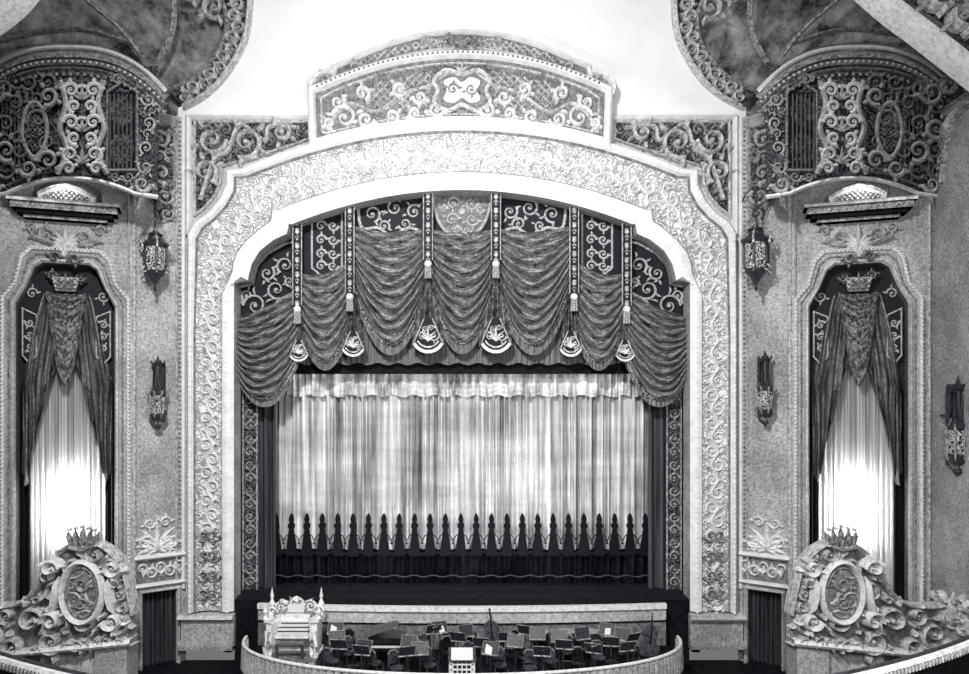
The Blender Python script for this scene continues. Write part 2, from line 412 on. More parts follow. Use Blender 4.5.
for s,pts in ((-1,[(30,-20),(8,6),(-40,40)]),(1,[(860,-20),(892,8),(929,36),(987,82)])):
    mb=MB(); Mq=plane(-7)
    c=crv(pts,8)
    sweep(mb,Mq,c,[(-7,-.5),(-7,.2),(-5,.3),(-3,.1),(3,.1),(5,.3),(7,.2),(7,-.5)],M_ivory)
    if s>0:
        sh=crv([(878,-20),(898,2),(935,26),(970,54),(1000,70),(1000,-20)],5)
        fill(mb,Mq,sh,.25,M_dark)
        for x,y,R in ((926,4,13),(950,24,13),(905,-8,9),(968,4,10)): scroll(mb,Mq,x,y,R,1,1,3,.5,M_gilt,.3,leaves=4)
        scrollfill(mb,Mq,sh,9,3,5,.2,.25,M_giltd,.3,tries=600)
    mb.obj('trim_3' if s<0 else 'trim_4')
# ================================================= SIDE WALLS
winO=[(2,600),(2,300),(15,286),(21,258),(30,249),(103,249),(112,258),(118,284),(131,297),(131,600)]
winI=[(17,604),(17,306),(28,288),(36,270),(44,265),(89,265),(97,270),(105,288),(115,306),(115,604)]
for s in SD:
    M=mirM(sidemap(-1),s)
    mb=MB(); tag='left' if s<0 else 'right'
    fill(mb,M,[(186,100),(132,96),(132,690),(140,690),(140,598),(178,598),(178,690),(186,690)],0,M_wall)
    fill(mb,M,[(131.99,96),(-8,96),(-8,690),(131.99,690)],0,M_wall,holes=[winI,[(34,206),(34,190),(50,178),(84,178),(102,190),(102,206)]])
    fill(mb,M,[(-8.01,40),(-80,40),(-80,690),(-8.01,690)],0,M_wall)
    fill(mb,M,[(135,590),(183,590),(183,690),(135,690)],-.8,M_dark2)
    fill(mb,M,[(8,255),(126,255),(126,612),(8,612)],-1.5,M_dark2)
    fill(mb,M,[(25,165),(111,165),(111,212),(25,212)],-1.0,M_wall2)
    mb.obj('wall_'+tag)
    mb=MB()
    for x,w in ((183,2.6),(176,1.2),(134,2),(129,1.2),(-5,2)):
        stroke(mb,M,[(x,100),(x,250),(x,400),(x,600)],w,.18,M_cream if x>180 else M_gilt,0)
    beads(mb,M,[(179.5,105),(179.5,600)],5,1.3,.12,M_giltd)
    mb.obj('trim_5' if s<0 else 'trim_6')
    mb=MB()
    for y,w in ((563,3),(592,2.4)): 
        stroke(mb,M,[(184,y),(158,y),(133,y)],w,.28,M_cream,0)
    fill(mb,M,[(133,565),(184,565),(184,590),(133,590)],.03,M_mid)
    rinceau(mb,M,[(182,577),(134,577)],9,6.5,1.3,.16,M_ivory)
    fan(mb,M,157,556,-1.57,2.8,32,9,2.4,.14,M_ivory); fan(mb,M,157,556,-1.57,3.4,18,7,2.2,.2,M_ivory)
    for k in(-1,1): scroll(mb,M,157+k*12,548,8,0,k,1.8,.18,M_ivory); scroll(mb,M,157+k*8,528,6,0,-k,1.4,.15,M_ivory)
    mb.obj('dado_moulding')
    mb=MB()
    pl=[(150,112),(174,112),(174,210),(160,214),(150,190)]
    fill(mb,M,pl,.04,M_dark); stroke(mb,M,pl+[pl[0]],1.3,.1,M_giltd,0); scrollfill(mb,M,pl,11,3,8,.18,.18,M_gilt,.04)
    mb.obj('scroll_panel')
    mb=MB()
    stroke(mb,M,[(140,690),(140,598),(178,598),(178,690)],2.2,.25,M_wall2,0)
    rows=[];uv=[]
    for i in range(3):
        rows.append([M(lerp(140,178,j/60),lerp(597,690,i/2),-.35+.14*math.sin(j*.9)) for j in range(61)]); uv+=[(j/60,i/2) for j in range(61)]
    mb.grid(rows,M_legs,uvs=uv)
    mb.obj('door_1' if s<0 else 'door_2')
    # ---- window
    mb=MB()
    wO=winO; wI=winI
    prf=[(0,0),(0,.22),(.1,.34),(.22,.3),(.26,.16),(.72,.16),(.76,.3),(.9,.34),(1,.2),(1,-.5)]
    rows=[[M(lerp(o[0],i[0],t),lerp(o[1],i[1],t),f) for t,f in prf] for o,i in zip(wO,wI)]
    mb.grid([r[:5] for r in rows],M_ivory); mb.grid([r[4:6] for r in rows],M_wall); mb.grid([r[5:9] for r in rows],M_wall2); mb.grid([r[8:] for r in rows],M_mid)
    wm=[(lerp(o[0],i[0],.1),lerp(o[1],i[1],.1)) for o,i in zip(wO,wI)]
    beads(mb,M,wm,4,1.5,.1,M_ivory,.32)
    stroke(mb,M,[(lerp(o[0],i[0],.5),lerp(o[1],i[1],.5)) for o,i in zip(wO,wI)],1,.08,M_giltd,0,.16)
    fan(mb,M,66,250,-1.57,2.6,26,9,2.4,.3,M_ivory,.1); 
    for k in(-1,1):
        scroll(mb,M,66+k*20,238,9,0,k,2.0,.25,M_gilt,.05); leaf(mb,M,66+k*10,248,-1.57+k*1.0,30,2.4,.3,M_gilt,curl=k*.5,base=.1)
        scroll(mb,M,66+k*10,260,6,0,k,1.6,.25,M_giltd,.3)
        scroll(mb,M,66+k*34,230,6,0,-k,1.6,.2,M_gilt,.05)
    dot(mb,M,66,256,5,.35,M_gilt,.2)
    mb.obj('window_1' if s<0 else 'window_2')
    # ---- window drapery
    mb=MB()
    cx=66
    fill(mb,M,[(16,400),(16,300),(36,264),(96,264),(116,300),(116,400),(100,330),(32,330)],-.42,M_velvet)
    for k in(-1,1):
        lp=[(cx+k*30,316),(cx+k*44,310),(cx+k*44,356),(cx+k*37,364),(cx+k*30,356)]
        stroke(mb,M,lp+[lp[0]],.9,.05,M_appl,0,-.1)
        fill(mb,M,lp,-.12,M_velvet)
        for yy in (324,336,348): scroll(mb,M,cx+k*37,yy,4.5,yy,k,1.2,.05,M_appl,-.1)
        scroll(mb,M,cx+k*36,294,6,0,k,1.2,.05,M_appl,-.38)
    for k in(-1,1):
        rows=[];uv=[];nu=60;nv=34
        for i in range(nv+1):
            v=i/nv; row=[]
            for j in range(nu+1):
                u=j/nu
                inner_x=cx+k*(-1+ (v**2.4)*25); outer_x=cx+k*(24+21*min(1,v*2.0)**.8)
                ybot=lerp(392,476,math.sin(u*math.pi*.6)) 
                y=lerp(294,ybot,v)+5*math.sin(u*11)*v; x=lerp(inner_x,outer_x,u)
                row.append(M(x,y,-.14+.26*math.sin(u*22+v*3)*(.45+.55*v)+.14*math.sin(v*11+u*5)*(1-v))); uv.append((u*1.4+v*.3,v*.4))
            rows.append(row)
        mb.grid(rows,M_wdrape,uvs=uv)
        mb.grid([[p,p+Vector((0,-.03,-.16))] for p in rows[-1]],M_fringe,uvs=[(t*.02,0) for t in range(2*(nu+1))])
        rows=[];uv=[]
        for i in range(2):
            rows.append([M(cx+k*lerp(38,50,j/30),lerp(300,604,i),-.5+.08*math.sin(j*1.1)) for j in range(31)]); uv+=[(j/30,i) for j in range(31)]
        mb.grid(rows,M_velvet,uvs=uv)
    for q,(y0,w,sg) in enumerate(((292,20,18),(304,18,30),(320,16,36),(338,13,38))):
        rows=[];uv=[]
        for i in range(19):
            v=i/18
            rows.append([M(cx+w*(2*j/20-1),y0+6*v+(4+sg*v)*(1-(2*j/20-1)**2),.05+.2*abs(math.sin(v*9))*(1-(2*j/20-1)**2)+.03*q) for j in range(21)]); uv+=[(j/20,v) for j in range(21)]
        mb.grid(rows,M_wdrape,uvs=uv)
    lat=[(cx-14,278),(cx-10,292),(cx+10,292),(cx+14,278)]
    prism(mb,M,lat,-.2,.12,M_mid); fan(mb,M,cx,290,-1.57,2.4,18,7,1.8,.2,M_giltd,.1); lattice(mb,M,lat,5,.7,.05,M_gilt,.12)
    for k in(-1,1): scroll(mb,M,cx+k*14,277,5,0,k,1.3,.15,M_giltd,0)
    rows=[];uv=[]
    for i in range(3):
        rows.append([M(lerp(20,113,j/140),lerp(330,606,i/2),-.62+.07*math.sin(j*.8)+.03*math.sin(j*2.1)) for j in range(141)]); uv+=[(j/140,i/2) for j in range(141)]
    mb.grid(rows,M_sheer,uvs=uv)
    mb.obj('window_drapery')
    L=bpy.data.lights.new('window_lamp','AREA'); L.energy=300; L.size=.9; L.shape='RECTANGLE'; L.size_y=2.2
    lo=bpy.data.objects.new('window_lamp',L); sc.collection.objects.link(lo)
    c=M(66,512,-1.35); lo.location=c; dd=(M(66,508,1)-c); lo.rotation_euler=dd.to_track_quat('-Z','Y').to_euler()
    # ---- upper bay
    def Mb0(px,py,off):
        w_=math.sqrt(max(0,1-((px-66)/96)**2)); h_=math.sin(math.pi*min(1,max(0,(py-40)/165)))
        b=(1.5+1.3*h_)*w_; v=P(px,py,-2.0-b-off*.9)
        return v
    Mb=mirM(Mb0,s)
    mb=MB()
    def ybot(px):
        t=(px-70)/80
        return 178+24*t*t if abs(t)<.8 else 193.4+12*(abs(t)-.8)
    xs=[lerp(-29,158,j/70) for j in range(71)]
    mb.grid([[Mb(x,lerp(66,ybot(x),i/12),0) for x in xs] for i in range(13)],M_dark)
    bot=[(x,ybot(x)) for x in xs]
    sweep(mb,Mb,bot,[(-2.2,-.3),(-2.2,.2),(0,.3),(2.2,.2),(2.2,-.6)],M_ivory)
    stroke(mb,Mb,[(x,y-8) for x,y in bot],1.3,.14,M_giltd,0)
    for gx0,gx1 in ((110,134),(-2,16)):
        x=gx0
        fill(mb,Mb,[(gx0-2,92),(gx1+2,92),(gx1+2,130),(gx0-2,130)],.08,M_dark2); fill(mb,Mb,[(gx0-2,130),(gx1+2,130),(gx1+2,168),(gx0-2,168)],.08,M_dark2)
        while x<=gx1:
            stroke(mb,Mb,[(x,94),(x,112),(x,130),(x,149),(x,168)],1.0,.22,M_mid,0,.05); x+=4.2
        stroke(mb,Mb,[(gx0-3,170),(gx0-3,130),(gx0-3,92),((gx0+gx1)/2,82),(gx1+3,92),(gx1+3,130),(gx1+3,170),(gx0-3,170)],1.7,.3,M_giltd,0,.05)
    lattice(mb,Mb,[(24,120),(33,108),(44,120),(44,140),(33,152),(24,140)],5,.8,.12,M_giltd,.05)
    stroke(mb,Mb,crv([(22,130),(26,110),(34,102),(43,110),(47,130),(43,148),(34,157),(26,148)],4,True),2.4,.5,M_gilt,0,.05,closed=True)
    pier=[(58,78),(106,78),(104,104),(102,130),(104,154),(108,176),(54,176),(58,154),(60,130),(58,104)]
    wallside(mb,Mb,pier,0,.25,M_mid)
    mb.grid([[Mb(lerp(58,106,j/4),y,.25) for j in range(5)] for y in (78,104,130,154,176)],M_dark)
    for k in(-1,1):
        stroke(mb,Mb,crv([(82+k*22,80),(82+k*16,104),(82+k*22,128),(82+k*15,150),(82+k*25,174)],6),3,.6,M_gilt,0,.22)
        for (x,y,R,a) in [(11,90,8,0),(8,106,7,1.5),(11,122,8,0),(8,138,7,2),(12,154,8,1),(14,168,7,0)]:
            scroll(mb,Mb,82+k*x,y,R,a if k>0 else math.pi-a,-k,2.7,.6,M_ivory,.25)
    for yy in (100,132,164): fan(mb,Mb,82,yy,-1.57,1.6,18,5,2.2,.5,M_gilt,.25)
    for x,y,R,a,d in [(-8,92,13,0,1),(48,96,10,2,-1),(6,150,12,1,1),(48,160,10,3,1),(-12,128,11,2,-1),(28,168,9,3,-1)]: scroll(mb,Mb,x,y,R,a,d,3.2,.9,M_gilt,.05,leaves=4)
    scrollfill(mb,Mb,[(-24,74),(56,74),(56,172),(-24,184)],11,3,21,.21,.4,M_giltd,.06,tries=1500)
    scrollfill(mb,Mb,[(106,72),(156,76),(154,172),(138,188),(138,90),(106,84)],9,2.5,22,.22,.3,M_gilt,.03)
    scrollfill(mb,Mb,[(100,168),(148,172),(140,188),(110,182)],6,3,23,.2,.25,M_gilt,.03)
    for bx in (142,-8):
        scroll(mb,Mb,bx,184,9,0,1,2.6,.35,M_gilt,0); leaf(mb,Mb,bx,180,-1.3,22,3.0,.4,M_giltd)
        leaf(mb,Mb,bx,192,1.5,22,3,.3,M_giltd)
    def can(px): 
        t=(px-66)/100; return 50+ 44*abs(t)**2.6
    xs2=[lerp(-30,166,j/60) for j in range(61)]
    for dy,of,w,mt in ((18,.15,2.2,M_giltd),(11,.45,3.2,M_mid),(4,.7,3.2,M_giltd),(-3,.85,2.2,M_ivory)):
        sweep(mb,Mb,[(x,can(x)+dy) for x in xs2],[(-w,-.6),(-w,of-.1),(0,of+.1),(w,of-.1),(w,-.6)],mt)
    beads(mb,Mb,[(x,can(x)+11) for x in xs2],6,1.8,.15,M_gilt,.5)
    beads(mb,Mb,[(x,can(x)+24) for x in xs2],7,2.6,.3,M_giltd,.1)
    mb.grid([[Mb(x,can(x)-4,.6) for x in xs2],[Mb(x,can(x)-7,-.9) for x in xs2],[Mb(x,can(x)-4,-3) for x in xs2]],M_vault)
    mb.grid([[Mb(x,ybot(x),-.1) for x in xs],[Mb(x,ybot(x)-2,-2.2) for x in xs]],M_mid)
    mb.obj('organ_bay')
    # ---- balconette sill
    mb=MB()
    for y0,y1,x0,x1,o,mt in ((207,210,12,122,1.0,M_ivory),(210,216,15,119,.85,M_giltd),(216,220,20,114,.65,M_dark2),(220,223,26,108,.45,M_giltd)):  # near-black tier paints the shade under the ledge
        prism(mb,M,[(x0,y0),(x1,y0),(x1,y1),(x0,y1)],0,o,mt)
        mb.grid([[M(x0,y1,0),M(x1,y1,0)],[M(x0,y1,o),M(x1,y1,o)]],mt); mb.grid([[M(x0,y0,0),M(x1,y0,0)],[M(x0,y0,o),M(x1,y0,o)]],mt)
    beads(mb,M,[(17,213),(118,213)],5,1.5,.1,M_gilt,.85)
    nf=[(40,207),(96,207),(96,198),(82,191),(68,188),(54,191),(40,198)]
    fill(mb,M,nf,.4,M_cream); stroke(mb,M,[nf[1],nf[2],nf[3],nf[4],nf[5],nf[6],nf[0]],1.5,.1,M_gilt,0,.4)
    lattice(mb,M,[(46,205),(90,205),(90,199),(68,192),(46,199)],5,.6,.06,M_giltd,.4)
    mb.obj('balconette_sill')
    L=bpy.data.lights.new('niche_lamp','POINT'); L.energy=26; L.shadow_soft_size=.2
    lo=bpy.data.objects.new('niche_lamp',L); sc.collection.objects.link(lo); lo.location=M(66,192,.9)
    # ---- box front with cartouche
    def Mc0(px,py,off):
        v=P(px,py,-3.6-.9*math.sin(math.pi*min(1,max(0,(px+20)/160)))); return Vector((v.x,v.y-off,v.z))
    Mc=mirM(Mc0,s)
    mb=MB()
    out=crv([(-30,604),(5,606),(26,600),(40,584),(52,562),(66,548),(87,540),(104,546),(115,555),(124,568),(130,592),(134,614)],4)
    outp=out+[(134,640),(110,646),(60,652),(0,656),(-30,656)]
    lowf=lambda x: 656-16*max(0,x+30)/167
    mb.grid([[Mc(x,lerp(y,lowf(x),i/4),0) for x,y in out] for i in range(5)],M_mid)
    mb.grid([[Mc(x,y,0) for x,y in out],[Mc(x,y,-.5) for x,y in out]],M_cream)
    sweep(mb,Mc,out,[(-2.2,-.3),(-2,.2),(0,.3),(2.2,.15),(2.2,0)],M_gilt)
    scrollfill(mb,Mc,outp,16,3.0,31,.2,.4,M_gilt,0,tries=1800)
    el=lambda rx,ry,n=28:[(87+rx*math.cos(k*2*math.pi/n),590+ry*math.sin(k*2*math.pi/n)) for k in range(n)]
    prism(mb,Mc,el(22,33),0,.3,M_mid); stroke(mb,Mc,el(20,30),2.8,.28,M_ivory,0,.28,closed=True)
    stroke(mb,Mc,el(15.5,24.5),1.2,.15,M_giltd,0,.3,closed=True); fill(mb,Mc,el(15.5,24.5),.34,M_mid)
    scroll(mb,Mc,87,582,8,0,1,1.6,.1,M_giltd,.34); scroll(mb,Mc,87,600,7,3,-1,1.5,.1,M_giltd,.34)
    for i in range(5):
        x=87+(i-2)*5; leaf(mb,Mc,x,545,-1.57+(i-2)*.18,20-2*abs(i-2),2.2,.3,M_giltd,curl=0,base=.2); dot(mb,Mc,x+(i-2)*1.2,525+abs(i-2)*1.5,1.9,.25,M_gilt,.25)
    stroke(mb,Mc,[(75,545),(87,548),(99,545)],2.8,.35,M_giltd,0,.2)
    for k in(-1,1):
        scroll(mb,Mc,87+k*30,566,9,0,k,2.6,.5,M_ivory,.1); scroll(mb,Mc,87+k*30,618,10,3,-k,2.6,.5,M_ivory,.1); leaf(mb,Mc,87+k*25,575,1.57,42,3.6,.5,M_ivory,curl=-k*.3,base=.15)
    basep=[(x,lowf(x)) for x in [lerp(-30,134,i/20) for i in range(21)]]
    sweep(mb,Mc,basep,[(-3,-.3),(-3,.3),(0,.4),(3,.3),(5,-.5)],M_ivory)
    prism(mb,Mc,[(96,642),(128,640),(128,690),(96,690)],-.8,.1,M_wall)
    prism(mb,Mc,[(38,648),(92,644),(92,700),(38,700)],-.8,-.15,M_wall2)
    prism(mb,Mc,[(-30,652),(36,650),(36,700),(-30,700)],-.8,-.3,M_mid)
    mb.obj('box_balustrade')
for s in SD:
    M=mirM(sidemap(-1),s); mb=MB()
    ar=crv([(-14,190),(-18,160),(-26,142),(-40,136),(-54,142)],5)
    stroke(mb,M,ar,1.6,.2,M_gilt,0); stroke(mb,M,[(x-5,y+5) for x,y in ar],1.2,.15,M_giltd,0)
    pl=[(-12,70),(-60,70),(-60,128),(-12,128)]
    fill(mb,M,pl,.05,M_dark); scrollfill(mb,M,pl,14,4,41,.17,.2,M_giltd,.05); stroke(mb,M,pl+[pl[0]],1.2,.15,M_giltd,0)
    for k in(-1,1):
        for y,R in ((604,10),(584,7)): scroll(mb,M,-30+k*12,y,R,0,k,2.2,.22,M_gilt)
    fan(mb,M,-30,606,-1.57,1.6,30,5,2.4,.2,M_gilt)
    stroke(mb,M,[(-10,625),(-60,625)],3,.25,M_cream,0)
    mb.obj('wall_panel')
# ================================================= GRAND DRAPE
Md=plane(.7,-.3)
def swag(mb,xa,ya,xb,yb,s0,s1,ga,gb,nf,mat,seed,amp=.3,base=.1,fr=11,pw=2.0):
    nu=44;nv=nf*10;rows=[];uv=[];rnd=random.Random(seed);ph=rnd.random()*6
    for i in range(nv+1):
        v=i/nv;row=[]
        for j in range(nu+1):
            u=j/nu;b=1-abs(2*u-1)**pw
            w=v+.02*math.sin(u*7+ph)+.012*math.sin(u*17+v*20)
            x=lerp(xa,xb,u); y=lerp(ya+ga*v,yb+gb*v,u)+lerp(s0,s1,v)*b
            fo=abs(math.sin(math.pi*nf*w))**.9
            row.append(Md(x,y,base+amp*fo*(.35+.65*b)+.2*b*math.sin(math.pi*min(1,v*.9)))); uv.append((u,v))
        rows.append(row)
    mb.grid(rows,mat,uvs=uv)
    e=[]
    for j in range(nu+1):
        u=j/nu;b=1-abs(2*u-1)**pw; e.append((lerp(xa,xb,u),lerp(ya+ga,yb+gb,u)+s1*b))
    stroke(mb,Md,e,1.4,.1,M_gall,0,base+.08)
    rows=[];uv=[]
    for i in range(2): 
        rows.append([Md(x,y+i*fr,base+.04+.04*math.sin(j*2.4)) for j,(x,y) in enumerate(e)]); uv+=[(j/nu*(xb-xa)/80,i) for j in range(nu+1)]
    mb.grid(rows,M_fringe,uvs=uv)
mb=MB()
hp=[(698,330)]+[(x,max(y-6,150)) for x,y in fullI if y<300]+[(226,330),(300,300),(352,270),(572,270),(622,300)]
Mh=plane(.9)
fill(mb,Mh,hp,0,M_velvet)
fill(mb,plane(1.5),[(222,280),(300,205),(462,170),(624,205),(702,280),(702,374),(222,374)],0,M_dark2)  # near-black sheet, painted shade for the gap below the valance
rows=[];uv=[]
for i in range(3):
    rows.append([plane(1.15)(lerp(262,662,j/500),lerp(310,364+1.2*math.sin(j*.25),i/2),.05*math.sin(j*.9)) for j in range(501)]); uv+=[(j/100,i/2) for j in range(501)]
mb.grid(rows,M_fringe,uvs=uv)
def motif(pl): stroke(mb,Mh,pl+[pl[0]],1.1,.05,M_appl,0,.02)
for k in(-1,1):
    X=lambda x:CX+k*(CX-x)
    for x,y,R in [(372,214,9),(395,208,9),(414,212,8),(384,226,6),(405,224,7)]:
        scroll(mb,Mh,X(x),y,R,x,k,1.3,.06,M_appl,.02)
    stroke(mb,Mh,crv([(X(358),208),(X(362),228),(X(378),228),(X(392),236),(X(408),228),(X(422),232)],5),1.6,.06,M_appl,0,.02)
    motif([(X(312),222),(X(342),210),(X(342),266),(X(334),274),(X(327),282),(X(319),274),(X(312),268)])
    for y in (226,240,254,266):
        for q in(-1,1): scroll(mb,Mh,X(327)+q*6,y,5.5,0,q,1.3,.05,M_appl,.02,leaves=2)
    cp=[(X(238),322),(X(238),288),(X(254),284),(X(256),268),(X(268),254),(X(286),244),(X(296),242),(X(297),292),(X(280),300),(X(262),320),(X(250),324)]
    stroke(mb,Mh,cp+[cp[0]],1.4,.08,M_appl,0,.1)
    for x,y,R,a in [(256,306,12,0),(277,290,10,2),(286,266,9,1),(268,274,8,4),(248,296,6,1),(290,282,5,2)]:
        scroll(mb,Mh,X(x),y,R,a if k>0 else math.pi-a,-k,1.4,.1,M_appl,.12)
cs=crv([(438,194),(486,194),(488,214),(478,232),(462,238),(446,232),(436,214)],4,True)
fill(mb,Mh,cs,.04,M_mid); stroke(mb,Mh,cs,1.6,.08,M_appl,0,.05,closed=True)
for k in(-1,1):
    for x,y,R in [(9,204,7),(10,220,7),(18,210,4),(5,231,4)]: scroll(mb,Mh,CX+k*x,y,R,0,k,1.4,.08,M_appl,.06)
dot(mb,Mh,462,212,4,.1,M_appl,.06)
swag(mb,353,228,431,230,6,66,52,48,10,M_swag,1,amp=.40)
swag(mb,427,230,497,230,6,66,48,48,10,M_swag,2,amp=.40)
swag(mb,493,230,571,228,6,66,48,52,10,M_swag,3,amp=.40)
for k in(-1,1):
    X=lambda x:CX+k*(CX-x)
    swag(mb,X(299),274,X(356),260,8,48,42,52,8,M_swag,4,base=.05,fr=9,amp=.36)
    swag(mb,X(232),318,X(305),286,8,52,30,60,11,M_swag,6+k,amp=.40,base=.2,pw=2.2,fr=8)
def fall(x,y0,y1,w0,w1,fr_=14):
    rows=[];uv=[]
    for i in range(9):
        v=i/8; w=lerp(w0,w1,v**1.3)
        rows.append([Md(x+w*(j/20-1),lerp(y0,y1-4*abs(j/20-1),v),.34+.12*math.sin(j*1.4)) for j in range(41)]); uv+=[(j/40*.6,v*.2) for j in range(41)]
    mb.grid(rows,M_swag,uvs=uv)
    # bell-shaped embroidered lappet: banded hem, crest of scrolls
    R=fr_; c0=y1-R*1.0
    arc_=lambda r:[(x+R*r*math.sin(t),c0+R*1.15*r*math.cos(t)) for t in [lerp(-.95,.95,i/10) for i in range(11)]]
    a=[(x-R*.22,c0-R*.75),(x+R*.22,c0-R*.75)]+arc_(1)[::-1]
    fill(mb,Md,a,.5,M_velvet)
    fill(mb,Md,arc_(1)+arc_(.84)[::-1],.52,M_ivory); fill(mb,Md,arc_(.74)+arc_(.66)[::-1],.52,M_gilt)
    for q in(-1,1):
        scroll(mb,Md,x+q*R*.3,c0+R*.22,R*.27,0,q,.9,.05,M_gilt,.5,leaves=2); scroll(mb,Md,x+q*R*.16,c0-R*.22,R*.17,0,-q,.8,.05,M_gilt,.5,leaves=1)
        stroke(mb,Md,[(x+q*R*.22,c0-R*.75),(x+q*R*.82,c0+R*.66)],.7,.05,M_gilt,0,.5)
    fan(mb,Md,x,c0+R*.5,-1.57,1.3,R*.9,5,.9,.05,M_ivory,.5)
for k in(-1,1):
    X=lambda x:CX+k*(CX-x)
    fall(X(429),266,352,6,17,18); fall(X(356),296,356,4,12,13); fall(X(303),318,361,4,10,11)
for k in(-1,1):
    for x,y0,y1,w in ((429,192,264,4.4),(353,206,296,4.2),(302,226,308,4.2)):
        xx=CX+k*(CX-x)
        bp=[(xx-w,y0),(xx+w,y0),(xx+w,y1),(xx,y1+8),(xx-w,y1)]
        fill(mb,Md,bp,.62,M_velvet); wallside(mb,Md,bp,.55,.62,M_gall)
        for q in(-1,1): stroke(mb,Md,[(xx+q*w,y0),(xx+q*w,y1)],.6,.06,M_gilt,0,.6)
        for i,y in enumerate(range(int(y0)+4,int(y1),7)):
            dot(mb,Md,xx,y,2.4 if i%2 else 1.4,.06,M_gilt,.62,4,3 if i%2 else 1.6)
            for q in(-1,1): leaf(mb,Md,xx,y+3.5,q*.6+(0 if q>0 else math.pi),3,.7,.05,M_gilt,curl=q*.4,base=.62)
        dot(mb,Md,xx,y1+4,3.8,.15,M_ivory,.62,10)
        for q in(-1,0,1): stroke(mb,Md,[(xx+q*2,y1+6),(xx+q*2.4,y1+18)],1.2,.12,M_appl,0,.6)
mb.obj('grand_drape_valance')
# ================================================= HOUSE CURTAIN
def pleats(mb,Y,x0,x1,y0,y1,amp,per,seed,mat,nv=4,uvw=1,y1f=None):
    M=plane(Y);rnd=random.Random(seed);n=int((x1-x0)*1.6);ph=0;phs=[]
    for j in range(n+1):
        phs.append(ph); ph+= (x1-x0)/n/per*2*math.pi*(1+.5*math.sin(j*.05+seed)+rnd.uniform(-.2,.2))
    rows=[];uv=[]
    for i in range(nv+1):
        v=i/nv
        rows.append([M(lerp(x0,x1,j/n),lerp(y0,y1f(lerp(x0,x1,j/n)) if y1f else y1,v),amp*math.sin(phs[j]+.25*math.sin(v*3+j*.02))+amp*.4*math.sin(phs[j]*.37)) for j in range(n+1)])
        uv+=[(j/n*uvw,v) for j in range(n+1)]
    mb.grid(rows,mat,uvs=uv)
mb=MB()
pleats(mb,2.5,264,660,370,552,.17,7.5,1,M_house,6)
pleats(mb,2.25,264,660,368,396,.10,9,5,M_house,2,.8,lambda x:396+1.2*math.sin(x*.3))
pleats(mb,2.4,264,660,549,583,.13,7.5,1,M_hdark,3)
Mt=plane(2.12)
x=276; 
while x<662:
    body=[(x-5.4,556),(x-4.6,545),(x-3.0,534),(x-2.2,529),(x-3.4,527),(x-3.4,524),(x-1.8,523),(x-2.6,519),(x-1.6,515.5),(x,513),(x+1.6,515.5),(x+2.6,519),(x+1.8,523),(x+3.4,524),(x+3.4,527),(x+2.2,529),(x+3.0,534),(x+4.6,545),(x+5.4,556)]
    prism(mb,Mt,body,-.08,.04,M_hdark)
    for q in(-1,1): stroke(mb,Mt,crv([(x+q*2,534),(x+q*5.2,536),(x+q*7.7,541)],3),.5,.04,M_hdark,0,.02)
    dot(mb,Mt,x+7.7,543,1.3,.05,M_hdark,.02,6)
    x+=15.4
stroke(mb,Mt,[(264+i*4,553+1.0*math.sin(i)) for i in range(100)],1.8,.06,M_hdark,0,0)
stroke(mb,Mt,[(264+i*4,576+1.0*math.sin(i*1.3)) for i in range(100)],.6,.08,M_legs,0,0)
mb.obj('house_curtain')
for s in SD:
    mb=MB()
    X=lambda x:x if s<0 else 2*CX-x
    pleats(mb,1.6,min(X(226),X(276)),max(X(226),X(276)),330,594,.16,9,3,M_legs,3,.5)
    Ml=plane(1.3)
    st=[(X(243),390),(X(257),390),(X(257),594),(X(243),594)]
    fill(mb,Ml,st,0,M_dark); 
    for e in (243,257): stroke(mb,Ml,[(X(e),390),(X(e),500),(X(e),594)],1.0,.08,M_giltd,0)
    for y in range(400,590,13): scroll(mb,Ml,X(250),y,5.5,0,1 if y%2 else -1,1.2,.08,M_giltd,0)
    mb.obj('tormentor_drape')
# ================================================= STAGE, FLOOR, PIT
ZS=2.5
mb=MB(); mb.box(-9.1,9.1,.0,4.1,ZS-.25,ZS,M_stage); mb.box(-9.1,9.1,.02,4.1,0,ZS-.25,M_dark2)
mb.obj('stage_floor')
mb=MB(); mb.box(-9.6,9.6,4.2,4.4,0,22,M_dark2); mb.box(-9.8,-9.5,.9,4.2,0,20,M_dark2); mb.box(9.5,9.8,.9,4.2,0,20,M_dark2); mb.box(-9.6,9.6,.9,4.4,20,20.2,M_dark2); mb.obj('wall_stage')
mb=MB(); mb.box(-18,18,-30,0,-.2,0,M_floor); mb.obj('floor')
mb=MB()
ap=[]
for i in range(33):
    t=lerp(-1,1,i/32); ap.append((t*7.9,-.95-.45*(1-t*t)))
mb.grid([[(x,y,.9) for x,y in ap],[(x,y,ZS-.62) for x,y in ap]],M_mid)
mb.grid([[(x,y-.01,ZS-.62) for x,y in ap],[(x,y-.01,ZS-.16) for x,y in ap]],M_wall2)
mb.grid([[(x,y-.12,ZS-.16) for x,y in ap],[(x,y-.12,ZS+.03) for x,y in ap],[(x,y+.1,ZS+.03) for x,y in ap],[(x,y+.1,ZS) for x,y in ap]],M_ivory)
mb.grid([[(x,y+.1,ZS-.01) for x,y in ap],[(x,0,ZS-.01) for x,y in ap]],M_stage)
mb.grid([[(x,y-.06,ZS-.66) for x,y in ap],[(x,y-.06,ZS-.6) for x,y in ap]],M_dark2)
